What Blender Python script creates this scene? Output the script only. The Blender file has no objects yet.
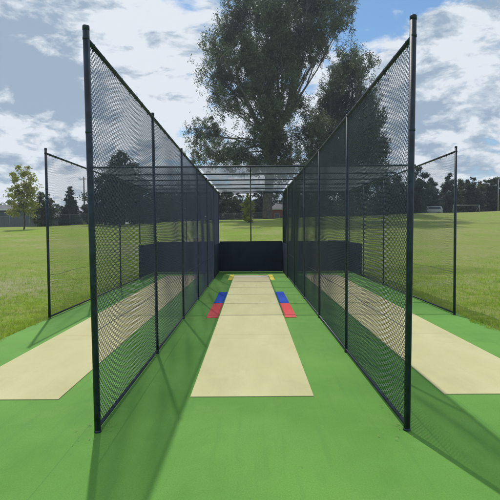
import bpy, bmesh, math, random
import numpy as np
from mathutils import Vector, Matrix, Euler

random.seed(7)
RNG = np.random.default_rng(11)
SC = bpy.context.scene
COL = SC.collection
R = math.radians
H = 1.8                      # eye height; the nets are laid out in multiples of it

# ------------------------------------------------------------------ camera
cam_d = bpy.data.cameras.new('camera')
cam = bpy.data.objects.new('camera', cam_d)
COL.objects.link(cam)
cam_d.sensor_width = 36.0
cam_d.lens = 36.0
cam_d.clip_start = 0.05
cam_d.clip_end = 3000
cam.matrix_world = (Matrix.Translation((0, 0, H)) @ Matrix.Rotation(R(0.115), 4, 'Z')
                    @ Matrix.Rotation(R(90 - 2.29), 4, 'X') @ Matrix.Rotation(R(-0.4), 4, 'Z'))
SC.camera = cam

# ------------------------------------------------------------------ world, sun, exposure
SUN_DIR = Vector((-0.385, 1.39, 1.898)).normalized()
SUN_EL = math.asin(SUN_DIR.z)
SUN_AZ = math.atan2(SUN_DIR.x, SUN_DIR.y)
world = bpy.data.worlds.new('World')
SC.world = world
world.use_nodes = True
wn, wl = world.node_tree.nodes, world.node_tree.links
wn.clear()


class NB:
    """small helper to write node maths"""
    def __init__(s, tree):
        s.t = tree; s.n = tree.nodes; s.l = tree.links

    def link(s, sock, v):
        if isinstance(v, (int, float)):
            sock.default_value = v
        elif isinstance(v, (tuple, list)):
            if len(v) == 3 and sock.type == 'RGBA':
                v = (*v, 1)
            sock.default_value = v
        else:
            s.l.new(v, sock)

    def m(s, op, a, b=0.0, c=0.0, clamp=False):
        n = s.n.new('ShaderNodeMath'); n.operation = op; n.use_clamp = clamp
        s.link(n.inputs[0], a); s.link(n.inputs[1], b)
        if len(n.inputs) > 2:
            s.link(n.inputs[2], c)
        return n.outputs[0]

    def v(s, op, a, b=(0, 0, 0), scale=None):
        n = s.n.new('ShaderNodeVectorMath'); n.operation = op
        s.link(n.inputs[0], a); s.link(n.inputs[1], b)
        if scale is not None:
            s.link(n.inputs['Scale'], scale)
        return n.outputs['Value'] if op in ('DOT_PRODUCT', 'LENGTH') else n.outputs[0]

    def noise(s, vec, scale, detail=4, rough=0.5, dist=0.0, color=False):
        n = s.n.new('ShaderNodeTexNoise')
        s.link(n.inputs['Vector'], vec)
        n.inputs['Scale'].default_value = scale; n.inputs['Detail'].default_value = detail
        n.inputs['Roughness'].default_value = rough; n.inputs['Distortion'].default_value = dist
        return n.outputs['Color' if color else 'Fac']

    def ramp(s, x, lo, hi, a=0.0, b=1.0, smooth=True):
        n = s.n.new('ShaderNodeMapRange')
        n.interpolation_type = 'SMOOTHSTEP' if smooth else 'LINEAR'
        s.link(n.inputs[0], x)
        for i, q in zip((1, 2, 3, 4), (lo, hi, a, b)):
            s.link(n.inputs[i], q)
        return n.outputs[0]

    def mix(s, f, a, b):
        n = s.n.new('ShaderNodeMix'); n.data_type = 'RGBA'
        s.link(n.inputs[0], f); s.link(n.inputs[6], a); s.link(n.inputs[7], b)
        return n.outputs[2]


W = NB(world.node_tree)
sky = wn.new('ShaderNodeTexSky')
sky.sky_type = 'NISHITA'; sky.sun_disc = False
sky.sun_elevation = SUN_EL; sky.sun_rotation = SUN_AZ
sky.air_density = 1.0; sky.dust_density = 0.3; sky.ozone_density = 1.6
tc = wn.new('ShaderNodeTexCoord')
D = tc.outputs['Generated']
sp = wn.new('ShaderNodeSeparateXYZ'); wl.new(D, sp.inputs[0])
zz = W.m('ADD', W.m('MAXIMUM', sp.outputs[2], 0.0), 0.9)
cb = wn.new('ShaderNodeCombineXYZ')
wl.new(W.m('DIVIDE', W.m('MULTIPLY', sp.outputs[0], 3.0), zz), cb.inputs[0])
wl.new(W.m('DIVIDE', W.m('MULTIPLY', sp.outputs[1], 3.0), zz), cb.inputs[1])
wl.new(W.m('MULTIPLY', W.m('POWER', W.m('MAXIMUM', sp.outputs[2], 0.0), 0.75), 4.6), cb.inputs[2])
P = cb.outputs[0]


def skydir(px, py):
    return Vector(((px - 251) / 500, 1, (230 - py) / 500)).normalized()


def blob(px, py, rad_px, soft=1.0):
    d = skydir(px, py)
    dot = W.v('DOT_PRODUCT', D, tuple(d))
    ang = rad_px / 500
    return W.ramp(dot, math.cos(ang * 1.35), math.cos(ang * 0.35))


warp = W.v('SCALE', W.v('SUBTRACT', W.noise(P, 1.3, 3, .5, color=True), (.5, .5, .5)), scale=0.35)
P2 = W.v('ADD', P, warp)
big = W.noise(P2, 1.5, 9, 0.58)
puff = W.noise(P2, 6.0, 12, 0.62, .15)
stre = W.noise(W.v('MULTIPLY', P2, (0.8, 1.0, 1.35)), 2.6, 8, 0.6)
cov = W.m('ADD', W.m('MULTIPLY', big, 0.62), W.m('MULTIPLY', puff, 0.38))
cov = W.m('ADD', cov, 0.12)
for (px, py, r, w) in ((374, 2, 46, -.40), (190, 20, 16, -.04), (168, -4, 26, -.14), (190, 62, 30, -.10), (225, 95, 18, -.06), (415, 70, 18, -.05),
                       (440, -15, 30, -.12), (40, 60, 110, .22), (450, 110, 60, .12), (130, 70, 70, .10), (100, 205, 60, .03),
                       (20, 10, 20, -.06), (400, 52, 40, .26), (352, 60, 20, .06)):
    cov = W.m('ADD', cov, W.m('MULTIPLY', blob(px, py, r), w))
mask = W.ramp(cov, 0.50, 0.63)
bri = W.m('ADD', W.m('MULTIPLY', W.m('SUBTRACT', puff, .5), 1.9), W.m('MULTIPLY', W.m('SUBTRACT', stre, .5), 1.3))
bri = W.m('ADD', bri, .64)
for (px, py, r, w) in ((25, 35, 75, -.17), (15, 100, 70, -.13), (60, 110, 60, -.08), (75, 130, 45, -.08), (150, 60, 75, .12), (110, 10, 45, .10),
                       (430, 118, 34, -.14), (445, 60, 28, -.08), (400, 60, 40, .16), (480, 85, 30, .10), (460, 165, 60, .06),
                       (50, 165, 60, .16), (20, 130, 30, .10), (200, 130, 40, .06), (300, 80, 60, .12)):
    bri = W.m('ADD', bri, W.m('MULTIPLY', blob(px, py, r), w))
brm = W.ramp(bri, 0.36, 0.86)
CL_DARK = (3.0, 3.9, 5.0)
CL_MID = (4.7, 5.5, 6.4)
CL_LITE = (7.0, 7.5, 8.1)
cc = W.mix(W.ramp(brm, 0.0, 0.5), CL_DARK, CL_MID)
cc = W.mix(W.ramp(brm, 0.45, 1.0), cc, CL_LITE)
skycol = W.v('MULTIPLY', sky.outputs[0], (.70, .93, 1.04))
hz = W.ramp(sp.outputs[2], 0.0, 0.16, 0.55, 0.0)
skycol = W.mix(hz, skycol, (5.6, 6.6, 7.8))
allc = W.mix(mask, skycol, cc)
bg = wn.new('ShaderNodeBackground'); bg.inputs[1].default_value = 0.1
wl.new(allc, bg.inputs[0])
wo = wn.new('ShaderNodeOutputWorld'); wl.new(bg.outputs[0], wo.inputs[0])

sun_d = bpy.data.lights.new('sun', 'SUN')
sun_d.energy = 2.6; sun_d.angle = R(0.8); sun_d.color = (1.0, 0.95, 0.87)
sun = bpy.data.objects.new('sun', sun_d); COL.objects.link(sun)
sun.rotation_euler = (-SUN_DIR).to_track_quat('-Z', 'Y').to_euler()
sun.location = (0, 0, 40)

SC.view_settings.view_transform = 'Standard'
SC.view_settings.look = 'None'
SC.view_settings.exposure = 0.15
SC.view_settings.gamma = 1.0
SC.view_settings.use_curve_mapping = False
SC.render.engine = 'CYCLES'
SC.cycles.max_bounces = 6
SC.cycles.transparent_max_bounces = 8


# ------------------------------------------------------------------ helpers
def tag(o, label=None, cat=None, group=None, kind=None):
    if label: o['label'] = label
    if cat: o['category'] = cat
    if group: o['group'] = group
    if kind: o['kind'] = kind
    return o


def empty(name, loc, label=None, cat=None, group=None, rz=0.0):
    o = bpy.data.objects.new(name, None); COL.objects.link(o)
    o.location = loc; o.rotation_euler.z = rz
    o.empty_display_size = 0.2
    return tag(o, label, cat, group)


def np_mesh(name, V, F, mat, parent=None, smooth=False):
    """F: (n,k) int array, all faces the same size; coordinates are local to the parent"""
    V = np.asarray(V, dtype=np.float32); F = np.asarray(F, dtype=np.int32)
    me = bpy.data.meshes.new(name)
    k = F.shape[1]
    me.vertices.add(len(V)); me.vertices.foreach_set('co', V.ravel())
    me.loops.add(F.size); me.loops.foreach_set('vertex_index', F.ravel())
    me.polygons.add(len(F))
    me.polygons.foreach_set('loop_start', np.arange(0, F.size, k, dtype=np.int32))
    if smooth:
        me.polygons.foreach_set('use_smooth', np.ones(len(F), dtype=bool))
    me.update(calc_edges=True)
    me.materials.append(mat)
    o = bpy.data.objects.new(name, me); COL.objects.link(o)
    if parent: o.parent = parent
    return o


def bm_obj(name, bm, mats, parent=None, smooth=False, loc=None):
    me = bpy.data.meshes.new(name)
    bmesh.ops.recalc_face_normals(bm, faces=bm.faces)
    bm.to_mesh(me); bm.free()
    for m in (mats if isinstance(mats, (list, tuple)) else [mats]):
        me.materials.append(m)
    if smooth:
        for p in me.polygons: p.use_smooth = True
    o = bpy.data.objects.new(name, me); COL.objects.link(o)
    if loc is not None: o.location = loc
    if parent: o.parent = parent
    return o


def box(bm, x0, x1, y0, y1, z0, z1, bev=0.0, mi=0):
    r = bmesh.ops.create_cube(bm, size=1.0)
    vs = r['verts']
    for v in vs:
        v.co = Vector((x0 + (v.co.x + .5) * (x1 - x0), y0 + (v.co.y + .5) * (y1 - y0), z0 + (v.co.z + .5) * (z1 - z0)))
    fs = {f for v in vs for f in v.link_faces}
    for f in fs: f.material_index = mi
    if bev > 0:
        es = {e for v in vs for e in v.link_edges}
        bmesh.ops.bevel(bm, geom=list(es), offset=bev, segments=2, affect='EDGES', profile=0.7)


def tube(bm, pts, rad, seg=12, cap=True, mi=0):
    """tube along points; rad a number or one per point"""
    pts = [Vector(p) for p in pts]
    rads = rad if isinstance(rad, (list, tuple)) else [rad] * len(pts)
    rings = []
    ref = None
    for i, p in enumerate(pts):
        t = (pts[min(i + 1, len(pts) - 1)] - pts[max(i - 1, 0)]).normalized()
        if ref is None:
            ref = Vector((0, 0, 1)) if abs(t.z) < .9 else Vector((1, 0, 0))
        a = t.cross(ref)
        if a.length < 1e-4: a = t.cross(Vector((0, 1, 0)))
        a.normalize(); b = t.cross(a).normalized()
        ref = b.cross(t) * 1.0 if False else ref
        rings.append([bm.verts.new(p + (a * math.cos(q) + b * math.sin(q)) * rads[i])
                      for q in [2 * math.pi * k / seg for k in range(seg)]])
    for r0, r1 in zip(rings, rings[1:]):
        for k in range(seg):
            f = bm.faces.new((r0[k], r0[(k + 1) % seg], r1[(k + 1) % seg], r1[k]))
            f.smooth = True; f.material_index = mi
    if cap:
        for r in (rings[0], rings[-1]):
            f = bm.faces.new(r); f.material_index = mi


# ------------------------------------------------------------------ materials
def mat(name, col, rough=0.6, metal=0.0, spec=0.5, var=0.0, vscale=5.0, bump=0.0, bscale=40.0):
    m = bpy.data.materials.new(name); m.use_nodes = True
    n = NB(m.node_tree); b = n.n['Principled BSDF']
    b.inputs['Roughness'].default_value = rough
    b.inputs['Metallic'].default_value = metal
    b.inputs['Specular IOR Level'].default_value = spec
    b.inputs['Base Color'].default_value = (*col, 1)
    t = n.n.new('ShaderNodeTexCoord').outputs['Object']
    if var > 0:
        f = n.ramp(n.noise(t, vscale, 5, .6), .3, .7)
        lo = tuple(c * (1 - var) for c in col); hi = tuple(min(1, c * (1 + var)) for c in col)
        m.node_tree.links.new(n.mix(f, lo, hi), b.inputs['Base Color'])
    if bump > 0:
        bp = n.n.new('ShaderNodeBump'); bp.inputs['Strength'].default_value = bump
        bp.inputs['Distance'].default_value = 0.02
        m.node_tree.links.new(n.noise(t, bscale, 4, .6), bp.inputs['Height'])
        m.node_tree.links.new(bp.outputs[0], b.inputs['Normal'])
    return m


M = {}
M['pipe'] = mat('navy painted pipe', (0.012, 0.024, 0.040), 0.46, spec=.45, var=.5, vscale=11, bump=.08, bscale=60)
M['wire'] = mat('coated chain wire', (0.017, 0.032, 0.062), 0.42, spec=.5)
M['roofwire'] = mat('galvanised roof wire', (0.30, 0.32, 0.37), 0.40, metal=.35)
M['panel'] = mat('navy panel', (0.012, 0.024, 0.045), 0.62, spec=.3, var=.22, vscale=2.5, bump=.15, bscale=9)
M['galv'] = mat('worn steel', (0.30, 0.32, 0.33), 0.45, metal=.6, var=.2)
M['concrete'] = mat('concrete footing', (0.30, 0.33, 0.26), 0.9, var=.2, vscale=12)


def court_material():
    m = bpy.data.materials.new('green court turf'); m.use_nodes = True
    n = NB(m.node_tree); b = n.n['Principled BSDF']
    t = n.n.new('ShaderNodeTexCoord').outputs['Object']
    big = n.noise(t, .42, 4, .55)
    mid = n.noise(t, 2.7, 5, .6, .6)
    fine = n.noise(t, 190, 3, .7)
    strk = n.noise(n.v('MULTIPLY', t, (14, .8, 1)), 1.0, 3, .5)
    c = n.mix(n.ramp(big, .3, .7), (0.118, 0.305, 0.042), (0.178, 0.405, 0.066))
    c = n.mix(n.m('MULTIPLY', n.ramp(mid, .48, .72), .40), c, (0.19, 0.38, 0.08))
    c = n.mix(n.m('MULTIPLY', n.ramp(strk, .5, .8), .25), c, (0.075, 0.225, 0.055))
    # dusty scuffs and dry drifts of sand
    scuf = n.m('MULTIPLY', n.ramp(n.noise(n.v('MULTIPLY', t, (1.4, 5, 1)), 2.3, 8, .72, 1.2), .60, .74), n.ramp(n.noise(t, .8, 3, .5), .48, .62))
    c = n.mix(n.m('MULTIPLY', scuf, .60), c, (0.24, 0.40, 0.13))
    spots = n.ramp(n.noise(t, 23, 2, .5), .70, .76)
    c = n.mix(n.m('MULTIPLY', spots, .35), c, (0.07, 0.17, 0.05))
    # carpet joins running across the lanes
    sx = n.n.new('ShaderNodeSeparateXYZ'); m.node_tree.links.new(t, sx.inputs[0])
    seam = n.m('ABSOLUTE', n.m('SUBTRACT', n.m('FRACT', n.m('DIVIDE', n.m('ADD', sx.outputs[0], 50.92), 3.66)), .5))
    seam = n.ramp(seam, .0, .0022, 1, 0)
    c = n.mix(n.m('MULTIPLY', seam, .35), c, (0.045, 0.13, 0.04))
    grit = n.ramp(n.noise(t, 70, 4, .75), .34, .66)
    c = n.mix(n.m('MULTIPLY', grit, .30), c, (0.060, 0.185, 0.030))
    c = n.mix(n.m('MULTIPLY', n.ramp(n.noise(n.v('MULTIPLY', t, (1.6, 1.1, 1)), 1.1, 7, .7, .8), .50, .70), .32), c, (0.075, 0.225, 0.034))
    c = n.mix(n.m('MULTIPLY', n.ramp(fine, .35, .65), .35), c, (0.050, 0.155, 0.025))
    m.node_tree.links.new(c, b.inputs['Base Color'])
    b.inputs['Roughness'].default_value = .82; b.inputs['Specular IOR Level'].default_value = .25
    bp = n.n.new('ShaderNodeBump'); bp.inputs['Strength'].default_value = .35; bp.inputs['Distance'].default_value = .006
    m.node_tree.links.new(n.m('ADD', fine, n.m('MULTIPLY', mid, 1.5)), bp.inputs['Height'])
    m.node_tree.links.new(bp.outputs[0], b.inputs['Normal'])
    return m


def mat_material(name, ca, cb_, seams=True):
    m = bpy.data.materials.new(name); m.use_nodes = True
    n = NB(m.node_tree); b = n.n['Principled BSDF']
    t = n.n.new('ShaderNodeTexCoord').outputs['Object']
    sx = n.n.new('ShaderNodeSeparateXYZ'); m.node_tree.links.new(t, sx.inputs[0])
    big = n.noise(n.v('MULTIPLY', t, (1, .35, 1)), 1.3, 5, .6)
    fine = n.noise(t, 160, 3, .7)
    c = n.mix(n.ramp(big, .3, .7), ca, cb_)
    dust = n.ramp(n.noise(n.v('MULTIPLY', t, (.8, .5, 1)), 1.7, 6, .65, .5), .48, .75)
    c = n.mix(n.m('MULTIPLY', dust, .45), c, tuple(q * (.82 if seams else .66) + (0 if seams else .03) for q in ca))
    c = n.mix(n.m('MULTIPLY', n.ramp(fine, .35, .65), .20), c, tuple(q * .62 for q in ca))
    if seams:
        # the batting end is trodden and pinker; joins and crease marks lie across the strip
        far = n.ramp(sx.outputs[1], 3.2, 6.6)
        c = n.mix(n.m('MULTIPLY', far, .55), c, (0.43, 0.35, 0.245))
        for y0, w, k, cc2 in ((9.2, .05, .15, (.30, .22, .15)),
                              (-4.05, .05, .22, (.44, .30, .17)), (-4.35, .02, .2, (.4, .3, .2))):
            ln = n.ramp(n.m('ABSOLUTE', n.m('SUBTRACT', sx.outputs[1], y0)), w * .4, w, 1, 0)
            c = n.mix(n.m('MULTIPLY', ln, k), c, cc2)
        balls = n.n.new('ShaderNodeTexVoronoi'); balls.inputs['Scale'].default_value = 2.2
        m.node_tree.links.new(n.v('ADD', t, n.v('SCALE', n.noise(t, 9, 2, .5, color=True), scale=.12)), balls.inputs['Vector'])
        bs = n.m('MULTIPLY', n.ramp(balls.outputs['Distance'], .05, .13, 1, 0), n.ramp(n.noise(t, 1.6, 3, .6), .47, .62))
        c = n.mix(n.m('MULTIPLY', bs, .22), c, (.36, .24, .15))
        rub = n.m('MULTIPLY', n.ramp(n.noise(n.v('MULTIPLY', t, (5, .6, 1)), 1.5, 5, .7, .6), .56, .72), n.ramp(sx.outputs[1], -3, 4, .25, 1))
        c = n.mix(n.m('MULTIPLY', rub, .35), c, (.34, .29, .19))
    m.node_tree.links.new(c, b.inputs['Base Color'])
    b.inputs['Roughness'].default_value = .88; b.inputs['Specular IOR Level'].default_value = .2
    bp = n.n.new('ShaderNodeBump'); bp.inputs['Strength'].default_value = .35; bp.inputs['Distance'].default_value = .004
    m.node_tree.links.new(n.m('ADD', fine, n.m('MULTIPLY', big, 3)), bp.inputs['Height'])
    m.node_tree.links.new(bp.outputs[0], b.inputs['Normal'])
    return m


def ground_material():
    m = bpy.data.materials.new('mown grass field'); m.use_nodes = True
    n = NB(m.node_tree); b = n.n['Principled BSDF']
    t = n.n.new('ShaderNodeTexCoord').outputs['Object']
    big = n.noise(t, .085, 5, .6)
    mid = n.noise(t, .55, 6, .65, .5)
    sml = n.noise(t, 6.0, 6, .7)
    vs = n.noise(t, 45, 3, .7)
    c = n.mix(n.ramp(sml, .3, .7), (0.165, 0.310, 0.028), (0.340, 0.445, 0.065))
    c = n.mix(n.m('MULTIPLY', n.ramp(mid, .44, .64), .65), c, (0.36, 0.38, 0.10))
    c = n.mix(n.m('MULTIPLY', n.ramp(big, .42, .60), .55), c, (0.28, 0.33, 0.08))
    dry = n.m('MULTIPLY', n.ramp(n.noise(t, .16, 4, .6), .48, .62), n.ramp(n.noise(t, 3.1, 5, .7), .38, .6))
    c = n.mix(n.m('MULTIPLY', dry, .75), c, (0.42, 0.39, 0.19))
    sg = n.n.new('ShaderNodeSeparateXYZ'); m.node_tree.links.new(t, sg.inputs[0])
    rt = n.m('MULTIPLY', n.ramp(sg.outputs[0], 2, 16), n.m('MULTIPLY', n.ramp(sg.outputs[1], 15, 26), n.ramp(mid, .3, .6, .4, 1)))
    c = n.mix(n.m('MULTIPLY', rt, .5), c, (0.30, 0.31, 0.12))
    weed = n.m('MULTIPLY', n.ramp(n.noise(t, 1.9, 5, .7), .56, .64), n.ramp(n.noise(t, .23, 3, .5), .45, .6))
    c = n.mix(n.m('MULTIPLY', weed, .5), c, (0.07, 0.15, 0.02))
    # bare pale patch beside the left net, scruffy edge along the right one
    def patch(c, x, y, rx, ry, k, colr):
        q = n.v('MULTIPLY', n.v('SUBTRACT', t, (x, y, 0)), (1 / rx, 1 / ry, 0))
        q = n.v('LENGTH', q)
        q = n.m('ADD', q, n.m('MULTIPLY', n.m('SUBTRACT', n.noise(t, 1.1, 6, .7), .5), 1.6))
        f = n.m('MULTIPLY', n.ramp(q, .5, 1.15, 1, 0), n.ramp(sml, .25, .6, .55, 1))
        return n.mix(n.m('MULTIPLY', f, k), c, colr)
    c = patch(c, -9.5, 15.5, 3.6, 4.6, .95, (0.42, 0.40, 0.23))
    c = patch(c, -14, 18, 5.5, 3.5, .85, (0.36, 0.35, 0.20))
    c = patch(c, 5.4, 8.5, .9, 3.5, .6, (0.34, 0.32, 0.15))
    c = patch(c, 6.5, 17, 2.2, 1.2, .45, (0.36, 0.36, 0.22))
    c = patch(c, 7.5, 22, 4.0, 2.6, .45, (0.07, 0.10, 0.03))
    c = patch(c, -3, 34, 9.0, 5.0, .5, (0.34, 0.35, 0.20))
    c = n.mix(n.m('MULTIPLY', n.ramp(vs, .4, .7), .30), c, (0.075, 0.13, 0.018))
    m.node_tree.links.new(c, b.inputs['Base Color'])
    b.inputs['Roughness'].default_value = .95; b.inputs['Specular IOR Level'].default_value = .1
    bp = n.n.new('ShaderNodeBump'); bp.inputs['Strength'].default_value = .8; bp.inputs['Distance'].default_value = .08
    m.node_tree.links.new(n.m('ADD', n.m('MULTIPLY', sml, 1.2), n.m('MULTIPLY', vs, .5)), bp.inputs['Height'])
    m.node_tree.links.new(bp.outputs[0], b.inputs['Normal'])
    return m


def leaf_material(name, ca, cb_, trans=.35, rough=.55, nscale=.5):
    m = bpy.data.materials.new(name); m.use_nodes = True
    n = NB(m.node_tree); b = n.n['Principled BSDF']
    g = n.n.new('ShaderNodeNewGeometry')
    t = n.n.new('ShaderNodeTexCoord').outputs['Object']
    f = n.m('ADD', n.m('MULTIPLY', g.outputs['Random Per Island'], .6), n.m('MULTIPLY', n.ramp(n.noise(t, nscale, 3, .5), .3, .7), .4))
    c = n.mix(f, ca, cb_)
    m.node_tree.links.new(c, b.inputs['Base Color'])
    b.inputs['Roughness'].default_value = rough; b.inputs['Specular IOR Level'].default_value = .35
    tr = n.n.new('ShaderNodeBsdfTranslucent')
    m.node_tree.links.new(c, tr.inputs[0])
    mx = n.n.new('ShaderNodeMixShader'); mx.inputs[0].default_value = trans
    m.node_tree.links.new(b.outputs[0], mx.inputs[1]); m.node_tree.links.new(tr.outputs[0], mx.inputs[2])
    m.node_tree.links.new(mx.outputs[0], n.n['Material Output'].inputs[0])
    return m


M['court'] = court_material()
M['strip'] = mat_material('cream pitch carpet', (0.56, 0.53, 0.275), (0.64, 0.60, 0.33))
M['red'] = mat_material('red marker turf', (0.70, 0.07, 0.07), (0.76, 0.11, 0.11), False)
M['blue'] = mat_material('blue marker turf', (0.012, 0.06, 0.42), (0.02, 0.09, 0.50), False)
M['yellow'] = mat_material('yellow marker turf', (0.75, 0.62, 0.06), (0.80, 0.68, 0.10), False)
M['white'] = mat_material('white line', (0.72, 0.70, 0.66), (0.78, 0.76, 0.72), False)
M['field'] = ground_material()
M['euc'] = leaf_material('grey green gum leaves', (0.038, 0.058, 0.034), (0.165, 0.205, 0.105), .35, .40, .12)
M['leaf_dark'] = leaf_material('dark evergreen leaves', (0.034, 0.052, 0.036), (0.080, 0.105, 0.064), .3)
M['leaf_mid'] = leaf_material('mid green leaves', (0.055, 0.078, 0.032), (0.115, 0.145, 0.06), .35)
M['leaf_lime'] = leaf_material('yellow green young leaves', (0.24, 0.28, 0.04), (0.42, 0.42, 0.09), .5)
M['leaf_gold'] = leaf_material('thin golden green leaves', (0.22, 0.27, 0.06), (0.44, 0.42, 0.14), .5)
M['bark'] = mat('gum bark', (0.085, 0.075, 0.066), .85, var=.45, vscale=3, bump=.5, bscale=9)
M['bark_dark'] = mat('dark bark', (0.06, 0.05, 0.04), .9, var=.3, vscale=4)
M['blade'] = leaf_material('grass blades', (0.18, 0.34, 0.022), (0.44, 0.56, 0.070), .5, .6, 1.2)
M['straw'] = leaf_material('dry grass stems', (0.34, 0.32, 0.13), (0.52, 0.48, 0.24), .35, .7, 1.2)


# ------------------------------------------------------------------ ground and court
def ter(x, y):
    """height of the field"""
    x = np.asarray(x, dtype=float); y = np.asarray(y, dtype=float)
    u = np.clip((y - 21.0) / 64.0, 0, 1)
    s = np.where(u < .12, u * u / .24, u - .06) / .94
    crest = 3.65 + .026 * np.clip(x, -60, 60)
    z = crest * s
    z = z - np.clip((y - 86) / 60, 0, 1) * .8
    z = z + .05 * np.sin(x * .35 + 1.3) * np.sin(y * .27) * np.clip((y - 20) / 20, 0, 1)
    return z - .03


def terf(x, y): return float(ter(x, y))


xs = np.unique(np.concatenate([np.linspace(-235, -100, 9), np.linspace(-100, -20, 33), np.linspace(-20, 20, 161), np.linspace(20, 100, 33), np.linspace(100, 235, 9)]))
ys = np.unique(np.concatenate([np.linspace(-55, -20, 8), np.linspace(-20, 30, 161), np.linspace(30, 150, 121), np.linspace(150, 255, 8)]))
GX, GY = np.meshgrid(xs, ys)
GZ = ter(GX, GY)
near = (np.abs(GX) < 21) & (GY < 32)
GZ = GZ + near * (np.sin(GX * 2.9 + np.sin(GY * 2.1)) * np.sin(GY * 3.3 + GX) * .012)
inside = (GX > -4.15) & (GX < 4.33) & (GY > -5.9) & (GY < 21.7)
GZ = np.where(inside, -.12, GZ)
V = np.stack([GX, GY, GZ], -1).reshape(-1, 3)
ny, nx = GX.shape
idx = np.arange(nx * ny).reshape(ny, nx)
F = np.stack([idx[:-1, :-1], idx[:-1, 1:], idx[1:, 1:], idx[1:, :-1]], -1).reshape(-1, 4)
tag(np_mesh('ground', V, F, M['field'], smooth=True), 'mown grass field rising gently towards the trees', kind='structure')

SX0, SX1, SY0, SY1 = -2.335 * H, 2.43 * H, -6.0, 12.12 * H
bm = bmesh.new(); box(bm, SX0, SX1, SY0, SY1, -.15, 0, bev=.008)
tag(bm_obj('pavement', bm, M['court']), 'green synthetic court surface under the three nets', kind='structure')

MY0, MY1 = 2.96 * H, 11.0 * H
MYC = (MY0 + MY1) / 2


def pitch_strip(x0, x1, label, end_y):
    cx = (x0 + x1) / 2
    e = empty('pitch_strip', (cx, MYC, 0.0), label, 'pitch strip', 'cream pitch strips down the middle of each lane')
    bm = bmesh.new(); box(bm, x0 - cx, x1 - cx, end_y - MYC, MY1 - MYC, .0005, .009)
    bm_obj('strip_carpet', bm, M['strip'], e)
    w = (x1 - x0) / 2
    bm = bmesh.new(); box(bm, -w, w, 10.55 * H - MYC, 10.68 * H - MYC, .0095, .013)
    bm_obj('crease_line', bm, M['white'], e)
    return e


pitch_strip(-.37 * H, .37 * H, 'cream pitch strip down the centre lane, between the red and blue squares', MY0)
pitch_strip(-1.86 * H, -1.15 * H, 'cream pitch strip in the left lane behind the left mesh fence', 2.93 * H)
pitch_strip(1.16 * H, 1.90 * H, 'cream pitch strip in the right lane behind the right mesh fence', 2.98 * H)

for (nm, mk, y0, y1, x0, x1) in (('red', 'red', 5.66, 6.78, .385, .515), ('blue', 'blue', 6.80, 8.02, .385, .515), ('yellow', 'yellow', 9.95, 11.1, .378, .47)):
    for s, side in ((-1, 'left'), (1, 'right')):
        a, b_ = sorted((s * x0 * H, s * x1 * H))
        cx, cy = (a + b_) / 2, (y0 + y1) / 2 * H
        bm = bmesh.new(); box(bm, a - cx, b_ - cx, y0 * H - cy, y1 * H - cy, .0005, .010)
        where = {'red': 'nearest the camera', 'blue': 'beyond the red', 'yellow': 'by the back panel'}[nm]
        o = bm_obj('turf_marker', bm, M[mk], loc=(cx, cy, 0))
        tag(o, '%s turf rectangle on the %s edge of the centre strip, %s' % (nm, side, where), 'marker', '%s turf markers beside the centre strip' % nm)

# ------------------------------------------------------------------ chain link
TOPZ = 1.898 * H


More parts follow.
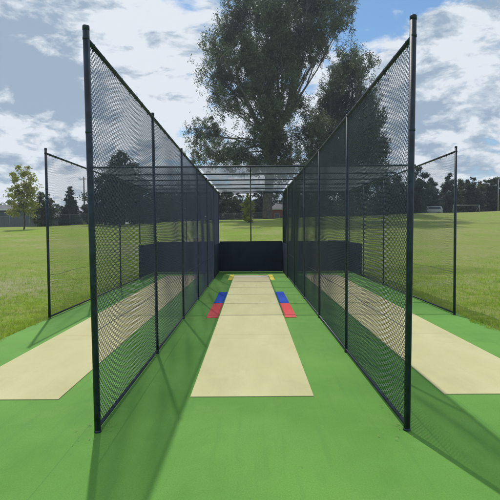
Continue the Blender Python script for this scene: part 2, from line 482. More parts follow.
def chain_mesh(name, parent, x0, y0, x1, y1, z0, z1, bays, pitch=.058, rad=.0021, mat_=None, bulge=.014, flat=False, seed=1, rise=0.0, lean=0.0, u1=5.7):
    """woven wires in the vertical plane through (x0,y0)-(x1,y1) (flat: x along, y across, z fixed)"""
    mat_ = mat_ or M['wire']
    if flat:
        L = y1 - y0; Ht = x1 - x0
    else:
        L = math.hypot(x1 - x0, y1 - y0); Ht = z1 - z0
    SL = 1.0                                     # 45 degree wires
    lines = []
    n = int((L + Ht) / pitch) + 1
    for d in (0, 1):
        for i in range(n + 1):
            s0 = i * pitch - Ht                   # start (u at v=0)
            ua, ub = max(0, s0), min(L, s0 + Ht)
            if ub - ua < .01: continue
            va, vb = ua - s0, ub - s0
            if d: lines.append((ua, Ht - va, ub, Ht - vb, d))
            else: lines.append((ua, va, ub, vb, d))
    A = np.array(lines)
    K = 12
    tt = np.linspace(0, 1, K + 1)
    U = A[:, 0:1] + (A[:, 2:3] - A[:, 0:1]) * tt
    Vv = A[:, 1:2] + (A[:, 3:4] - A[:, 1:2]) * tt
    ph = seed * 1.7
    edge = np.sin(np.pi * np.clip(U / L * bays % 1, 0, 1))
    Nn = bulge * edge * (np.sin(Vv / Ht * np.pi) * (np.sin(U * 1.1 + ph) + .5 * np.sin(U * 2.7 + Vv * 1.9 + ph)))
    U = U + .012 * np.sin(Vv * 2.6 + ph) * np.sin(U * 1.3)
    Vv = Vv + .012 * np.sin(U * 1.7 + ph) * np.sin(np.pi * Vv / Ht)
    Nn = Nn + (A[:, 4:5] * 2 - 1) * rad * .9
    # direction vectors: a along the plane perpendicular to the wire, b the normal
    S = 4
    q = np.arange(S) * 2 * np.pi / S + np.pi / 4
    sg = np.where(A[:, 4:5] > 0, 1.0, -1.0)
    verts = np.zeros((len(A), K + 1, S, 3))
    for k in range(S):
        ca, sa = math.cos(q[k]) * rad, math.sin(q[k]) * rad
        du = ca * .7071 * sg; dv = ca * .7071
        uu, vv, nn = U + du, Vv + dv, Nn + sa
        if flat:
            verts[:, :, k, 0] = x0 + vv; verts[:, :, k, 1] = y0 + uu; verts[:, :, k, 2] = z0 + nn - .03 * np.sin(np.pi * vv / Ht * 3) ** 2
        else:
            ex, ey = (x1 - x0) / L, (y1 - y0) / L
            tp = np.clip(1 - uu / u1, 0, 1)
            nn = nn - lean * tp * vv / Ht
            vv = vv * (1 + rise / Ht * tp)
            verts[:, :, k, 0] = x0 + ex * uu - ey * nn
            verts[:, :, k, 1] = y0 + ey * uu + ex * nn
            verts[:, :, k, 2] = z0 + vv
    base = (np.arange(len(A))[:, None, None] * (K + 1) + np.arange(K)[None, :, None]) * S
    k = np.arange(S)[None, None, :]; k2 = (k + 1) % S
    F = np.stack([base + k, base + k2, base + S + k2, base + S + k], -1).reshape(-1, 4)
    return np_mesh(name, verts.reshape(-1, 3), F, mat_, parent, smooth=True)


def post(parent, x, y, top, rad=.033, cap=True, collars=(), lean=0.0):
    bm = bmesh.new()
    tube(bm, [(0, 0, -.02), (lean, 0, top)], rad, 16)
    if cap:
        tube(bm, [(lean, 0, top - .035), (lean, 0, top), (lean, 0, top + .006), (lean, 0, top + .009)], [rad * 1.05, rad * 1.05, rad * .92, rad * .5], 16)
    o = bm_obj('post', bm, M['pipe'], parent, loc=(x, y, 0))
    return o


def fence(x, y0, yb, label, panel_y0, rail_z=TOPZ - .03, posts=7, seed=1, inner_side=1, extra=.12):
    e = empty('chain_link_fence', (x, y0, 0), label, 'fence', 'chain link fences between the cricket lanes')
    L = yb - y0
    RISE, LEAN, U1 = (.085, .035 * (1 if x > 0 else -1), 5.7) if abs(x) < 2 else (0.0, 0.0, 5.7)
    tpf = lambda yy: max(0.0, 1 - yy / U1)
    ysn = [L * i / (posts - 1) for i in range(posts)]
    for i, yy in enumerate(ysn):
        big_ = i == 0
        p = post(e, 0, yy, TOPZ + (extra if big_ else .03) + (RISE * tpf(yy) if not big_ else 0), (.029 if abs(x) < 2 else .025) if big_ else .022, cap=True, lean=LEAN * tpf(yy))
        # base: a small collar of grout at the foot
        bm = bmesh.new()
        tube(bm, [(0, 0, .001), (0, 0, .012), (0, 0, .020)], [.0325 if big_ else .026, .032 if big_ else .0255, .030 if big_ else .023], 18)
        bm_obj('footing', bm, M['pipe'], p)
        if big_:
            for zc in (1.48 * H, rail_z + RISE):
                bm = bmesh.new()
                lx = LEAN * zc / TOPZ
                tube(bm, [(lx, 0, zc - .010), (lx, 0, zc + .010)], .0305, 16)
                box(bm, lx - .005, lx + .005, .028, .065, zc - .010, zc + .010, bev=.002)
                bm_obj('clamp', bm, M['pipe'], p)
    bm = bmesh.new(); tube(bm, [(LEAN, .02, rail_z + RISE)] + [(LEAN * tpf(L * k / 18), L * k / 18, rail_z + RISE * tpf(L * k / 18)) for k in range(1, 19)], .021, 12)
    bm_obj('top_rail', bm, M['pipe'], e)
    bm = bmesh.new(); tube(bm, [(0, .02, .045), (0, L, .045)], .018, 12)
    bm_obj('bottom_rail', bm, M['pipe'], e)
    for z in (.5 * H,):
        bm = bmesh.new()
        tube(bm, [(.006, L * i / 60, z + .012 * math.sin(i * .55 + seed)) for i in range(61)], .0032, 6)
        bm_obj('tension_wire', bm, M['wire'], e)
    # vertical tension bar beside the first post
    bm = bmesh.new(); tube(bm, [(0, .06, .06), (LEAN, .06, rail_z + RISE - .03)], .005, 6)
    bm_obj('tension_bar', bm, M['pipe'], e)
    chain_mesh('chain_mesh', e, 0, .065, 0, L, .045, rail_z - .005, posts - 1, pitch=.050, rad=.0022 if abs(x) < 2 else .0011, bulge=.024, seed=seed, rise=RISE, lean=LEAN, u1=U1)
    # ties that hold the mesh to the rails
    bm = bmesh.new(); tube(bm, [(0, -.004, 0), (0, .004, 0)], .0245, 8); tube(bm, [(.0, -.003, -.03), (.0, .003, -.05)], .006, 5)
    t0 = bm_obj('tie_wire', bm, M['wire'], e)
    nt = int(L / .33)
    for i in range(nt):
        o = t0 if i == 0 else t0.copy()
        if i:
            COL.objects.link(o); o.parent = e
        ty = .2 + .33 * i + random.uniform(-.06, .06)
        o.location = (LEAN * tpf(ty), ty, rail_z + RISE * tpf(ty))
    # solid low panel along the batting end
    bm = bmesh.new()
    py0 = panel_y0 - y0
    s = inner_side
    nseg = 2
    for k in range(nseg):
        a = py0 + (L - py0) * k / nseg; b_ = py0 + (L - py0) * (k + 1) / nseg
        box(bm, s * .030 - .005, s * .030 + .005, a + .006, b_ - .006, .035, .70 * H, bev=.003)
    bm_obj('low_panel', bm, M['panel'], e)
    return e


NY, BY = 2.45 * H, 11.97 * H
CX = .769 * H
OXL, OXR = -2.31 * H, 2.35 * H
fence(-CX, NY, BY, 'tall mesh fence between the left lane and the centre lane', 10.4 * H, seed=1, inner_side=1, extra=.16)
fence(CX, NY, BY, 'tall mesh fence between the centre lane and the right lane', 10.4 * H, seed=2, inner_side=-1, extra=.225)
fence(OXL, 5.68 * H, BY, 'outermost mesh fence on the left, between the left lane and the grass', 10.2 * H, posts=5, seed=3, inner_side=1, extra=.07)
fence(OXR, 5.76 * H, BY, 'outermost mesh fence on the right, between the right lane and the grass', 10.5 * H, posts=5, seed=4, inner_side=-1, extra=.07)

# back fence across all three lanes
e = empty('back_fence', (0, BY, 0), 'mesh fence with solid navy lower panels closing the far end of the nets', 'fence')
for x in (OXL / 2 - CX / 2, 0.0, OXR / 2 + CX / 2):
    post(e, x, 0.0, TOPZ - .02, .026, cap=False)
bm = bmesh.new(); tube(bm, [(OXL + .02, .0, TOPZ - .03), (OXR - .02, .0, TOPZ - .03)], .022, 12); bm_obj('top_rail', bm, M['pipe'], e)
for a, b_ in ((OXL, -CX), (-CX, CX), (CX, OXR)):
    chain_mesh('chain_mesh', e, a + .03, 0, b_ - .03, 0, .70 * H, TOPZ - .04, 1, pitch=.058, rad=.0013, seed=5)
    bm = bmesh.new()
    box(bm, a + .034, b_ - .034, -.052, -.040, .012, .715 * H, bev=.003)
    bm_obj('low_panel', bm, M['panel'], e)
    bm = bmesh.new(); tube(bm, [(a + .04, -.046, .725 * H), (b_ - .04, -.046, .725 * H)], .018, 10); bm_obj('panel_rail', bm, M['pipe'], e)

# roof over the batting end
RY = NY + 3 * (BY - NY) / 6
e = empty('roof_frame', (0, RY, 0), 'flat roof of dark crossbars and pale netting over the far half of the nets', 'roof frame')
for i in range(6):
    yy = (BY - RY) * i / 5
    bm = bmesh.new()
    tube(bm, [(OXL - .03, yy, TOPZ + .022), (OXR + .03, yy, TOPZ + .022)], .024, 12)
    bm_obj('crossbar', bm, M['pipe'], e)
bm = bmesh.new(); tube(bm, [(0, .0, TOPZ - .024), (0, BY - RY - .03, TOPZ - .024)], .017, 10); bm_obj('centre_bar', bm, M['pipe'], e)
for a, b_ in ((OXL, -CX), (-CX, CX), (CX, OXR)):
    chain_mesh('roof_netting', e, a + .03, 0, b_ - .03, BY - RY, TOPZ + .055, 0, 5, pitch=.058, rad=.0016, mat_=M['roofwire'], flat=True, seed=6)


# ------------------------------------------------------------------ trees
def rand_dirs(n):
    v = RNG.normal(size=(n, 3)); return v / np.linalg.norm(v, axis=1, keepdims=True)


def leaf_arrays(cent, rad, n, ll, lw, droop=.6):
    """n leaves in a cloud at cent with radii rad"""
    p = np.asarray(cent) + np.clip(RNG.normal(size=(n, 3)), -2.3, 2.3) * np.asarray(rad) * .55
    t = rand_dirs(n); t[:, 2] = t[:, 2] * (1 - droop) - droop; t /= np.linalg.norm(t, axis=1, keepdims=True)
    w = np.cross(t, rand_dirs(n)); w /= np.linalg.norm(w, axis=1, keepdims=True) + 1e-9
    s = (.65 + .7 * RNG.random(n))[:, None]
    L = t * ll * s; Wd = w * lw * s
    return np.stack([p, p + L * .45 + Wd * .5, p + L, p + L * .45 - Wd * .5], 1)


def sprig_arrays(cent, rad, n, ll, lw, droop):
    m = max(3, int(n / 44))
    c = np.asarray(cent) + np.clip(RNG.normal(size=(m, 3)), -1.7, 1.7) * np.asarray(rad) * .62
    k = RNG.integers(0, m, n)
    off = RNG.normal(size=(n, 3)) * np.array([.17, .17, .25]) * rad[0]
    out = leaf_arrays((0, 0, 0), (0, 0, 0), n, ll, lw, droop)
    return out + (c[k] + off)[:, None, :]


def build_leaves(name, blocks, mat_, parent):
    V = np.concatenate(blocks).reshape(-1, 3)
    F = np.arange(len(V)).reshape(-1, 4)
    return np_mesh(name, V, F, mat_, parent)


def limb(bm, a, b, r0, r1, sag=.12, seg=7, n=6, bend=None):
    a = Vector(a); b = Vector(b); d = b - a
    side = bend if bend is not None else Vector((random.uniform(-1, 1), random.uniform(-1, 1), random.uniform(-.2, .6))) * d.length * sag
    pts = []; rr = []
    for i in range(n + 1):
        t = i / n
        j = Vector((random.uniform(-1, 1), random.uniform(-1, 1), random.uniform(-1, 1))) * d.length * .012 * (0 < i < n)
        pts.append(a + d * t + side * (4 * t * (1 - t)) + j); rr.append(r0 + (r1 - r0) * t ** .8)
    tube(bm, pts, rr, seg, cap=False)
    return pts


def tree(name, label, x, y, height, width, leafmat, barkmat, clumps=None, n_cl=26, leaves=9000, ll=.16, lw=.07, droop=.3,
         shape='round', trunk_r=.2, base=.25, group='trees beyond the field', cat='tree', subs=9, sub_r=.42, twigs=True, fork=.22, sub_abs=None, spread=.82):
    z0 = terf(x, y)
    e = empty(name, (x, y, z0), label, cat, group)
    if clumps is None:
        clumps = []
        for i in range(n_cl):
            h = base + (1 - base) * (i + .5) / n_cl
            u = (h - base) / (1 - base)
            if shape == 'round': w = math.sin(math.pi * (u * .86 + .10)) ** .6 if u > .4 else max(.85, math.sin(math.pi * (u * .86 + .10)) ** .6)
            elif shape == 'cone': w = (1 - u) ** .8 * .95 + .06
            elif shape == 'column': w = (.65 + .35 * math.sin(math.pi * u)) * (1 - u ** 4)
            else: w = .55 + .45 * math.sin(math.pi * u * .9)
            a = i * 2.399 + random.uniform(-.5, .5); rr = width / 2 * w * random.uniform(.25, .78)
            cr = width / 2 * w * random.uniform(.34, .58) + width * .03
            clumps.append((rr * math.cos(a), rr * math.sin(a), height * h - cr * .25, cr, cr, cr * random.uniform(.6, .85), 1.0))
    bm = bmesh.new()
    top = height * (.78 if shape in ('cone', 'column') else max(base + .05, fork))
    lean = Vector((random.uniform(-.03, .03) * height, random.uniform(-.03, .03) * height, 0))
    tp = limb(bm, (0, 0, -.3), lean + Vector((0, 0, top)), trunk_r * 1.15, trunk_r * (.25 if shape in ('cone', 'column') else .75), sag=.03, seg=10, n=8)
    blocks = []
    tot = sum(c[3] * c[5] * c[6] for c in clumps)
    for c in clumps:
        cv = Vector(c[:3])
        if shape in ('cone', 'column'):
            st = tp[min(len(tp) - 1, max(1, int(len(tp) * min(.95, cv.z / top) * .85)))]
        else:
            st = tp[-1] if random.random() < .7 else tp[-2]
        rb = trunk_r * (.42 if c[3] > width * .1 else .3) * random.uniform(.6, 1)
        pts = limb(bm, st, cv, rb, rb * .28, sag=.10)
        m = max(3, int(subs * (.6 + .8 * random.random())))
        nl = leaves * c[3] * c[5] * c[6] / tot / m
        for k in range(m):
            d = rand_dirs(1)[0] * (RNG.random() ** .4)
            sc_ = np.array([cv.x + d[0] * c[3] * spread, cv.y + d[1] * c[4] * spread, cv.z + d[2] * c[5] * spread])
            rs = sub_r * random.uniform(.6, 1.35)
            rv = np.array([c[3], c[4], c[5]]) * rs if sub_abs is None else np.array([1, 1, 1.35]) * sub_abs * random.uniform(.55, 1.3)
            blocks.append((sprig_arrays if sub_abs else leaf_arrays)(sc_, rv, max(4, int(nl * random.uniform(.5, 1.5))), ll, lw, droop))
            if twigs:
                limb(bm, pts[random.choice((3, 4, 5, 6))], sc_, rb * .24, rb * .06, sag=.08, seg=4, n=3)
    bm_obj('trunk', bm, barkmat, e)
    build_leaves('crown', blocks, leafmat, e)
    return e


def gx(px, Y): return (px - 251) / 500 * Y
def gz(py, px, Y): return H + (230 - (py + .007 * (px - 251))) * Y / 500


def pic_clumps(lst, Y, bx, by):
    out = []
    z0 = terf(bx, by)
    for (px, py, rx, ry, dens) in lst:
        dy = random.uniform(-5.5, 5.5)
        yy = Y + dy
        out.append((gx(px, yy) - bx, dy, gz(py, px, yy) - z0, rx / 580 * yy, (rx + ry) / 1160 * yy, ry / 580 * yy, dens))
    return out


Y1 = 86.0
euc = [(275, 20, 28, 22, 1), (254, 12, 20, 18, 1), (300, 10, 26, 20, 1), (331, 10, 18, 16, .8), (236, 32, 17, 17, .9), (224, 58, 15, 16, .9),
       (226, 84, 15, 12, .9), (250, 55, 20, 18, 1), (282, 50, 22, 20, 1.1), (312, 38, 20, 17, .9), (336, 30, 12, 12, .55), (214, 46, 7, 10, .6),
       (266, 86, 20, 18, 1), (292, 80, 13, 16, .7), (246, 88, 14, 12, .8), (270, -12, 28, 14, 1), (308, -12, 26, 12, 1), (240, -2, 14, 10, .7),
       (198, 136, 8, 10, .65), (211, 136, 12, 13, .8), (214, 155, 22, 9, .9), (236, 156, 17, 10, .9), (256, 162, 17, 8, .9), (243, 112, 9, 7, .5),
       (272, 114, 17, 18, 1.1), (277, 146, 18, 19, 1.1), (286, 168, 20, 9, 1), (298, 108, 12, 12, .8), (310, 166, 14, 7, .9), (262, 60, 18, 18, 1),
       (228, 105, 12, 9, .75), (218, 96, 9, 7, .6), (345, 14, 9, 16, .55), (350, 4, 8, 9, .5), (300, 60, 16, 16, .9), (322, 55, 10, 8, .6),
       (207, 73, 6, 9, .5), (262, 132, 12, 12, .8), (300, 135, 9, 9, .5), (247, 143, 7, 7, .4)]
bx = gx(268, Y1)
tree('gum_tree', 'tallest grey green gum tree, spreading behind the middle of the nets', bx, Y1,
     44, 30, M['euc'], M['bark'], clumps=pic_clumps(euc, Y1, bx, Y1), leaves=250000, ll=.38, lw=.115, droop=.62, trunk_r=.80, fork=.24,
     subs=17, sub_abs=1.45, spread=1.05, cat='tree', group=None)
Y2 = 93.0
euc2 = [(328, 104, 12, 12, .9), (316, 132, 12, 12, .9), (330, 142, 16, 14, 1), (374, 120, 9, 16, .9), (379, 150, 8, 14, .9), (381, 178, 8, 12, .9), (345, 60, 10, 10, .5), (350, 74, 17, 14, .9), (364, 66, 11, 8, .55), (340, 98, 18, 15, 1), (360, 106, 12, 18, 1), (367, 140, 12, 18, 1.1), (350, 150, 22, 20, 1.1),
        (326, 122, 14, 15, .9), (371, 170, 11, 14, 1), (335, 168, 24, 16, 1), (345, 124, 18, 16, 1), (312, 150, 12, 10, .7), (375, 90, 6, 5, .3),
        (355, 188, 20, 12, 1), (330, 190, 20, 10, .9), (334, 80, 9, 10, .5), (352, 54, 7, 6, .35)]
bx = gx(348, Y2)
tree('gum_tree', 'dark gum tree right of the tall spreading one, seen mostly through the right mesh fence', bx, Y2,
     32, 16, M['euc'], M['bark'], clumps=pic_clumps(euc2, Y2, bx, Y2), leaves=165000, ll=.38, lw=.12, droop=.58, trunk_r=.6, fork=.22,
     subs=15, sub_abs=1.45, spread=1.05, group=None)


def far_tree(kind, px, py_top, wpx, Y, label, name='tree', matn='leaf_dark', base=.12, leaves=9000, shape='round', bark='bark_dark', ll=.34, lw=.20, tr=.22, **kw):
    x = gx(px, Y); ht = gz(py_top, px, Y) - terf(x, Y)
    kw.setdefault('n_cl', 15)
    return tree(name, label, x, Y, ht, wpx / 500 * Y * (1.5 if name in ('broadleaf_tree', 'bushy_tree') and wpx < 30 else 1.1), M[matn], M[bark], leaves=leaves, base=base, shape=shape, ll=ll, lw=lw, trunk_r=tr, **kw)


# left of the nets
far_tree('', 24, 165, 30, 70, 'thin golden green young tree in front of the low shed roof', 'young_tree', 'leaf_gold', base=.26, leaves=4200, n_cl=22, ll=.30, lw=.17, tr=.10, subs=6, sub_r=.4)
far_tree('', 44, 192, 22, 84, 'grey green bush beside the outer left fence post', 'small_tree', 'leaf_mid', base=.05, leaves=5000, ll=.3, n_cl=18)
far_tree('', 71, 186, 24, 88, 'dark pointed evergreen next to the utility pole', 'conifer_tree', 'leaf_dark', base=.03, leaves=9000, shape='cone', n_cl=30, ll=.28)
far_tree('', 92, 197, 18, 90, 'low dark shrub at the foot of the utility pole', 'small_tree', 'leaf_dark', base=.03, leaves=5000, n_cl=18)
far_tree('', 123, 152, 34, 78, 'large dark round topped tree seen through the left mesh fence', 'broadleaf_tree', 'leaf_dark', base=.10, leaves=20000, n_cl=36, tr=.3)
far_tree('', 106, 174, 26, 82, 'dark evergreen left of the round topped tree, behind the left mesh', 'broadleaf_tree', 'leaf_dark', base=.06, leaves=9000)
far_tree('', 143, 176, 24, 82, 'dark evergreen right of the round topped tree, behind the left mesh', 'broadleaf_tree', 'leaf_dark', base=.06, leaves=9000)
for i, (px, pt, w, Y) in enumerate(((163, 186, 28, 96), (182, 180, 26, 104), (200, 184, 24, 98), (214, 190, 16, 90))):
    far_tree('', px, pt, w, Y, ['mid green tree seen through the left mesh between its second and third posts', 'tall dim tree seen through the left mesh near its third post',
                               'dim tree seen through the dense far part of the left mesh', 'small dim tree just left of the back opening'][i],
             'broadleaf_tree', 'leaf_mid' if i % 2 == 0 else 'leaf_dark', base=.05, leaves=8000)
# seen through the back opening
far_tree('', 227, 191, 18, 100, 'olive tree at the left side of the back opening', 'broadleaf_tree', 'leaf_mid', base=.05, leaves=6000)
far_tree('', 239, 193, 14, 112, 'dark tree just left of the lime green sapling', 'broadleaf_tree', 'leaf_dark', base=.05, leaves=5000)
far_tree('', 248, 193, 13, 72, 'slender lime green sapling in the middle of the back opening', 'sapling', 'leaf_lime', base=.08, leaves=5000, shape='column', n_cl=22, ll=.22, lw=.12, tr=.06)
far_tree('', 261, 189, 16, 104, 'dark tree right of the lime green sapling', 'broadleaf_tree', 'leaf_dark', base=.05, leaves=6000)
far_tree('', 276, 189, 18, 128, 'dark tree rising behind the red brick house', 'broadleaf_tree', 'leaf_dark', base=.05, leaves=6000)
# right of the nets
rt = [(296, 190, 22, 112, 'mid'), (312, 186, 26, 104, 'dark'), (386, 184, 24, 100, 'dark'), (400, 176, 24, 106, 'dark'), (418, 167, 20, 98, 'dark'),
      (431, 178, 15, 112, 'dark'), (449, 174, 15, 104, 'dark'), (460, 180, 16, 112, 'mid'), (471, 178, 16, 106, 'dark'), (483, 180, 16, 114, 'mid'),
      (494, 177, 16, 108, 'dark'), (507, 178, 18, 112, 'dark'), (440, 192, 14, 122, 'mid')]
lab = ['dim tree seen through the far end of the right mesh', 'dark tree under the second gum tree, behind the right mesh', 'dark tree below the gum crown, seen through the right mesh',
       'dark tree seen through the right mesh close to its near post', 'tall dark tree just right of the near right post',
       'narrow dark tree above the white van', 'dark tree left of the outer right fence post', 'mid green tree right of the outer right fence post',
       'dark tree above the football goal', 'lighter tree between the football goal and the lamp pole', 'dark tree behind the pale lamp pole', 'dark tree at the right margin beyond the lamp pole',
       'low tree filling the gap right of the white van']
for (px, pt, w, Y, k), lb in zip(rt, lab):
    far_tree('', px, pt, w, Y, lb, 'broadleaf_tree', 'leaf_' + k, base=.03, leaves=12000, n_cl=16)

bk = [(8, 200, 'left of the young golden tree, behind the shed'), (56, 204, 'between the grey bush and the pointed evergreen'), (152, 194, 'low behind the left mesh, third from its near post'),
      (172, 196, 'low behind the far half of the left mesh'), (192, 198, 'low behind the far end of the left mesh'), (222, 199, 'in the left corner of the back opening'),
      (246, 203, 'directly behind the lime green sapling'), (266, 197, 'behind the gum trunk in the back opening'), (302, 196, 'low behind the far end of the right mesh'),
      (322, 196, 'low behind the middle of the right mesh'), (342, 196, 'under the dark gum tree crown'), (364, 196, 'just right of the dark gum tree trunk'), (378, 193, 'low behind the near half of the right mesh'),
      (394, 190, 'low, just left of the near right post'), (410, 192, 'directly behind the near right post'), (425, 190, 'low behind the van'), (443, 194, 'in the gap beside the outer right post'),
      (456, 190, 'low behind the football goal, left end'), (478, 190, 'low behind the football goal, right end'), (500, 190, 'low behind the lamp pole')]
for i, (px, pt, lb) in enumerate(bk):
    far_tree('', px, pt, 30, 134 + (i % 3) * 5, ('dark bushy tree ' if i % 2 else 'greenish bushy tree ') + lb, 'bushy_tree', 'leaf_dark' if i % 2 else 'leaf_mid',
             base=.0, leaves=6500, n_cl=20, ll=.5, lw=.3, twigs=False)

# ------------------------------------------------------------------ buildings, fence, poles, goal, cars far off
M['wall_grey'] = mat('blue grey cladding', (0.085, 0.105, 0.125), .8, var=.15, vscale=.6)
M['roof_pale'] = mat('pale metal roof', (0.50, 0.53, 0.55), .5, var=.1, vscale=1)
M['roof_dark'] = mat('dark tiled roof', (0.075, 0.080, 0.090), .8, var=.2, vscale=1.5)
M['brick'] = mat('red brick', (0.34, 0.085, 0.07), .9, var=.3, vscale=3)
M['trim'] = mat('white trim', (0.62, 0.63, 0.64), .6)
M['glass'] = mat('dark window glass', (0.02, 0.03, 0.04), .12)
M['steel'] = mat('weathered grey steel', (0.20, 0.215, 0.225), .6, metal=.2)
M['wood'] = mat('weathered timber pole', (0.14, 0.12, 0.10), .9, var=.3)
M['carwhite'] = mat('white car paint', (0.72, 0.73, 0.74), .25)
M['carsilver'] = mat('silver grey van paint', (0.42, 0.44, 0.46), .3)
M['carred'] = mat('dull maroon car paint', (0.20, 0.05, 0.06), .3)
M['tyre'] = mat('tyre rubber', (0.02, 0.02, 0.02), .8)


def building(name, label, x0, x1, y, depth, wall_h, roof_h, wallm, roofm, fascia=None, wins=4, over=.5):
    cx = (x0 + x1) / 2; z0 = terf(cx, y) - .15; w = (x1 - x0) / 2
    e = empty(name, (cx, y, z0), label, 'building')
    bm = bmesh.new(); box(bm, -w, w, 0, depth, 0, wall_h)
    wl_ = bm_obj('wall', bm, wallm, e)
    bm = bmesh.new()
    v = [bm.verts.new(c) for c in ((-w - over, -over, wall_h), (w + over, -over, wall_h), (w + over, depth + over, wall_h), (-w - over, depth + over, wall_h),
                                   (-w + roof_h, depth / 2, wall_h + roof_h), (w - roof_h, depth / 2, wall_h + roof_h))]
    for f in ((0, 1, 5, 4), (1, 2, 5), (2, 3, 4, 5), (3, 0, 4), (0, 3, 2, 1)):
        bm.faces.new([v[i] for i in f])
    bm_obj('roof', bm, roofm, e)
    if fascia:
        bm = bmesh.new(); box(bm, -w - over - .03, w + over + .03, -over - .05, -over - .003, wall_h - .22, wall_h + .04)
        bm_obj('fascia', bm, fascia, e)
    for i in range(wins):
        xx = -w + 2 * w * (i + .5) / wins
        bm = bmesh.new(); box(bm, xx - .6, xx + .6, -.04, .02, .9, 2.0)
        f = bm_obj('window', bm, M['trim'], e)
        bm = bmesh.new(); box(bm, xx - .53, xx + .53, -.055, -.042, .97, 1.93)
        bm_obj('pane', bm, M['glass'], f)
    return e


Yb = 92
building('long_shed', 'long low blue grey shed with a pale roof edge at the left margin', gx(-70, Yb), gx(30, Yb), Yb, 8, gz(208, 15, Yb) - terf(gx(15, Yb), Yb) + .1, 1.0, M['wall_grey'], M['roof_dark'], M['trim'], 0)
building('house', 'dark roofed house behind the young tree and the shed', gx(-12, 112), gx(36, 112), 112, 9, 3.1, 2.1, M['wall_grey'], M['roof_dark'], None, 4)
building('house', 'distant low house between the grey bush and the pointed evergreen', gx(48, 120), gx(78, 120), 120, 8, 3.4, 2.2, M['wall_grey'], M['roof_dark'], M['trim'], 2)
building('brick_house', 'small red brick house at the right side of the back opening', gx(271, 108), gx(296, 108), 108, 8, 2.9, 1.3, M['brick'], M['roof_dark'], M['trim'], 2)
building('brick_house', 'low brown roofed house at the left side of the back opening', gx(215, 120), gx(243, 120), 120, 8, 2.5, 1.3, mat('tan brick', (.20, .14, .10), .9, var=.2), M['roof_dark'], None, 2)


def rail_fence(label, xa, xb, y, h, step, group=None):
    z0 = terf((xa + xb) / 2, y)
    e = empty('boundary_fence', ((xa + xb) / 2, y, z0), label, 'fence', group)
    w = (xb - xa) / 2
    zl = lambda x: terf(x + (xa + xb) / 2, y) - z0
    n = int(2 * w / step)
    for i in range(n + 1):
        x = -w + 2 * w * i / n
        bm = bmesh.new(); tube(bm, [(x, 0, zl(x) - .1), (x, 0, zl(x) + h + .05)], .035, 6)
        bm_obj('post', bm, M['steel'], e)
    for k in (h, .15):
        bm = bmesh.new(); tube(bm, [(-w, 0, zl(-w) + k), (w, 0, zl(w) + k)], .028, 6); bm_obj('rail', bm, M['steel'], e)
    bm = bmesh.new()
    m = int(2 * w / .12)
    for i in range(m):
        x = -w + 2 * w * (i + .5) / m
        box(bm, x - .009, x + .009, -.009, .009, zl(x) + .15, zl(x) + h)
    bm_obj('pickets', bm, M['steel'], e)


rail_fence('grey picket fence along the far left edge of the grass, in front of the trees', gx(-30, 86), gx(150, 86), 86, 1.9, 3.2)
rail_fence('low grey rail fence seen through the back opening at the top of the grass', gx(214, 88), gx(292, 88), 88, 1.2, 3.0)

# utility pole
Y = 105; x = gx(85, Y); z0 = terf(x, Y)
e = empty('utility_pole', (x, Y, z0), 'timber utility pole with a crossarm above the dark evergreen', 'pole')
ht = gz(177, 85, Y) - z0
bm = bmesh.new(); tube(bm, [(0, 0, -.3), (0, 0, ht)], [.17, .12], 10); bm_obj('pole', bm, M['wood'], e)
bm = bmesh.new(); box(bm, -.95, .95, -.06, .06, ht - .55, ht - .41); bm_obj('crossarm', bm, M['wood'], e)
for q in (-.8, -.3, .3, .8):
    bm = bmesh.new(); tube(bm, [(q, 0, ht - .41), (q, 0, ht - .28)], [.05, .03], 8); bm_obj('insulator', bm, M['trim'], e)
# lamp pole
Y = 92; x = gx(497.5, Y); z0 = terf(x, Y)
e = empty('lamp_pole', (x, Y, z0), 'tall pale steel lamp pole near the right margin', 'pole')
ht = gz(178, 497, Y) - z0
bm = bmesh.new(); tube(bm, [(0, 0, -.2), (0, 0, ht)], [.10, .06], 10); bm_obj('pole', bm, M['galv'], e)
bm = bmesh.new(); box(bm, -.35, .35, -.12, .12, ht, ht + .14, bev=.03); bm_obj('lamp_head', bm, M['galv'], e)
# football goal
Y = 84; xa, xb = gx(453, Y), gx(479, Y); z0 = terf((xa + xb) / 2, Y)
e = empty('football_goal', ((xa + xb) / 2, Y, z0), 'pale football goal frame at the top of the grass right of the van', 'goal')
w = (xb - xa) / 2; hg = 1.25
for s in (-1, 1):
    bm = bmesh.new(); tube(bm, [(s * w, 0, -.1), (s * w, 0, hg)], .045, 8); bm_obj('goal_post', bm, M['galv'], e)
    bm = bmesh.new(); tube(bm, [(s * w, .03, hg - .06), (s * w * .9, 1.2, 0)], .025, 8); bm_obj('back_stay', bm, M['galv'], e)
bm = bmesh.new(); tube(bm, [(-w - .04, 0, hg), (w + .04, 0, hg)], .045, 8); bm_obj('crossbar', bm, M['galv'], e)


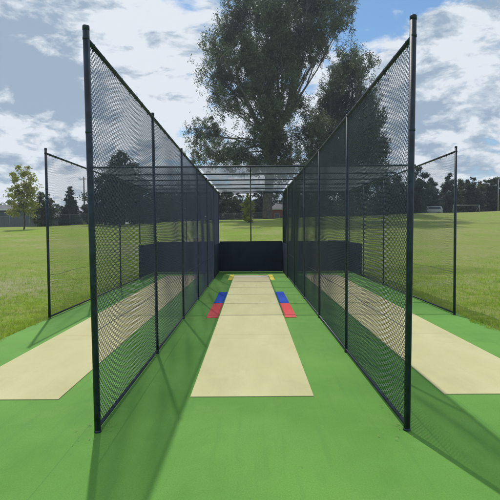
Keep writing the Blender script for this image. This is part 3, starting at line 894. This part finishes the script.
def car(label, name, x, y, rz, paint, L=4.4, Ht=1.5, van=False, cat='car'):
    z0 = terf(x, y)
    e = empty(name, (x, y, z0), label, cat, None, rz)
    if van: prof = [(-.5, .28), (-.5, .72), (-.44, 1.0), (-.40, 1.0), (.18, 1.0), (.33, .62), (.47, .55), (.5, .40), (.5, .22), (-.5, .22)]
    else: prof = [(-.5, .30), (-.49, .60), (-.36, .66), (-.26, .97), (.08, 1.0), (.24, .68), (.46, .58), (.5, .42), (.5, .22), (-.5, .22)]
    bm = bmesh.new()
    pv = []
    for s in (-.86, .86):
        pv.append([bm.verts.new((px_ * L, s * (1 if pz < .66 else .84), pz * Ht)) for px_, pz in prof])
    n = len(prof)
    bm.faces.new(pv[0]); bm.faces.new(pv[1][::-1])
    for k in range(n):
        bm.faces.new((pv[0][k], pv[1][k], pv[1][(k + 1) % n], pv[0][(k + 1) % n]))
    bmesh.ops.bevel(bm, geom=list(bm.edges), offset=.06, segments=2, affect='EDGES')
    body = bm_obj('body', bm, paint, e, smooth=True)
    a0 = -.40 if van else -.27
    a1 = .16 if van else .10
    for s in (-1, 1):
        bm = bmesh.new()
        yq = s * .80
        v = [bm.verts.new(c) for c in ((a0 * L, yq + s * .055, .68 * Ht), ((a1 + .07) * L, yq + s * .055, .68 * Ht), (a1 * L, yq - s * .055, .93 * Ht), ((a0 + .02) * L, yq - s * .055, .93 * Ht))]
        f = bm.faces.new(v)
        r = bmesh.ops.extrude_face_region(bm, geom=[f])
        for q in r['geom']:
            if isinstance(q, bmesh.types.BMVert): q.co.y += s * .012
        bm_obj('window', bm, M['glass'], e)
        for wx in (-.31, .31):
            bm = bmesh.new(); tube(bm, [(wx * L, s * .70, .33), (wx * L, s * .90, .33)], .33, 16)
            wh = bm_obj('wheel', bm, M['tyre'], e)
            bm = bmesh.new(); tube(bm, [(wx * L, s * .895, .33), (wx * L, s * .91, .33)], .19, 12); bm_obj('rim', bm, M['galv'], wh)


car('pale van parked at the top of the grass on the right, under dark trees', 'parked_van', gx(431, 98), 98, math.pi, M['carsilver'], 3.9, 1.75, True, 'van')
car('white car parked beyond the field, seen through the left mesh fence', 'parked_car', gx(126, 87.5), 87.5, .1, M['carwhite'], 4.3, 1.45)
car('dull maroon car left of the white one, seen through the left mesh fence', 'parked_car', gx(108, 87.5), 87.5, 0, M['carred'], 4.3, 1.45)

# ------------------------------------------------------------------ grass blades
def blades(name, label, n, sampler, hmin, hmax, wid, mat_):
    P_ = sampler(n)
    n = len(P_)
    z = ter(P_[:, 0], P_[:, 1])
    b0 = np.stack([P_[:, 0], P_[:, 1], z - .01], 1)
    h = (hmin + (hmax - hmin) * RNG.random(n) ** 1.6)[:, None]
    a = RNG.random(n) * 2 * np.pi
    side = np.stack([np.cos(a), np.sin(a), np.zeros(n)], 1) * wid * (.6 + .8 * RNG.random(n))[:, None]
    ln = RNG.normal(size=(n, 3)) * .45; ln[:, 2] = 1
    tip = b0 + ln * h
    V = np.stack([b0 - side, b0 + side, tip], 1).reshape(-1, 3)
    F = np.arange(len(V)).reshape(-1, 3)
    return tag(np_mesh(name, V, F, mat_), label, 'grass', kind='stuff')


def side_sampler(tufts=.7, patchy=.5, edge=False):
    """scatter positions beside the court, most of them gathered into tufts"""
    def f(n):
        out = []
        for s, ed in ((-1, -SX0), (1, SX1)):
            m = n // 2
            nt = max(10, m // 26)
            ty = 3.5 + 27 * RNG.random(nt) ** 1.15
            td = RNG.random(nt) ** 1.15 * (8 + ty * .55)
            if edge: td = RNG.random(nt) ** 2 * .5
            k = RNG.integers(0, nt, m)
            sg = .035 + .05 * RNG.random(nt)
            loose = RNG.random(m) > tufts
            sp_ = np.where(loose, .6 if not edge else .15, sg[k])
            yy = ty[k] + RNG.normal(size=m) * sp_
            d = np.abs(td[k] + RNG.normal(size=m) * sp_)
            wob = .05 * np.sin(yy * 3.1 + s) + .035 * np.sin(yy * 9.7) + .025 * np.sin(yy * 23)
            xx = s * (ed + (-.02 if s < 0 else -.08) + wob + d)
            fade = RNG.random(m) > np.clip((yy - 15) / 16, 0, 1)
            keep = (np.sin(xx * 1.7 + np.sin(yy * 1.1) * 2) * np.sin(yy * 1.3 + xx * .6) + 1) * .5 + RNG.random(m) * .9 > patchy
            worn = np.exp(-(((xx + 10) / 3.2) ** 2 + ((yy - 15.5) / 3.6) ** 2))
            out.append(np.stack([xx, yy], 1)[keep & fade & (RNG.random(m) > worn * .8)])
        return np.concatenate(out)
    return f


blades('grass', 'short green grass blades beside the court', 420000, side_sampler(.6, .45), .03, .12, .0055, M['blade'])
blades('dry_grass', 'straw coloured dry grass blades beside the court', 110000, side_sampler(.75, .7), .02, .09, .0045, M['straw'])
blades('edge_grass', 'taller ragged grass along the court edge', 30000, side_sampler(.8, .3, True), .03, .13, .006, M['blade'])
blades('edge_dry_grass', 'dry grass stems along the court edge', 18000, side_sampler(.8, .35, True), .02, .10, .005, M['straw'])

# dead gum leaves and grass clippings that gather along the foot of the fences
def litter(n):
    q = []
    for i in range(n):
        s_ = random.choice((-1, 1))
        if random.random() < .75:
            x = s_ * CX + random.gauss(0, .10); y = NY - .1 + abs(random.gauss(0, 1.0)) * 2.2
            if random.random() < .4: x, y = s_ * CX + random.gauss(0, .16), NY + random.gauss(-.05, .16)
        else:
            x, y = random.uniform(SX0 + .1, SX1 - .1), random.uniform(2.6, 20)
        q.append((x, y))
    vs = []
    for x, y in q:
        a = random.uniform(0, 6.28); L = random.uniform(.006, .022); w_ = L * random.uniform(.12, .25)
        d = np.array((math.cos(a), math.sin(a), 0)); p = np.array((-math.sin(a), math.cos(a), 0))
        c = np.array((x, y, .0125)); up = np.array((0, 0, random.uniform(.002, .008)))
        vs += [c - d * L, c + p * w_ + up, c + d * L, c - p * w_ + up]
    F = np.arange(len(vs)).reshape(-1, 4)
    tag(np_mesh('fallen_leaves', np.array(vs), F, mat('dead leaf', (.20, .22, .08), .8, var=.5, vscale=30)), 'tiny dead leaves and clippings scattered on the court by the fence feet', kind='stuff')


litter(150)

# ------------------------------------------------------------------ thin air haze over the field
hm = bpy.data.materials.new('air haze'); hm.use_nodes = True
hn = hm.node_tree.nodes; hn.clear()
pv = hn.new('ShaderNodeVolumePrincipled'); pv.inputs['Density'].default_value = 0.0005; pv.inputs['Color'].default_value = (.80, .88, 1, 1); pv.inputs['Anisotropy'].default_value = 0.3
ho = hn.new('ShaderNodeOutputMaterial'); hm.node_tree.links.new(pv.outputs[0], ho.inputs['Volume'])
bm = bmesh.new(); box(bm, -240, 240, -60, 260, -1.5, 56)
tag(bm_obj('haze', bm, hm), 'thin pale air between the nets and the far trees', kind='stuff')
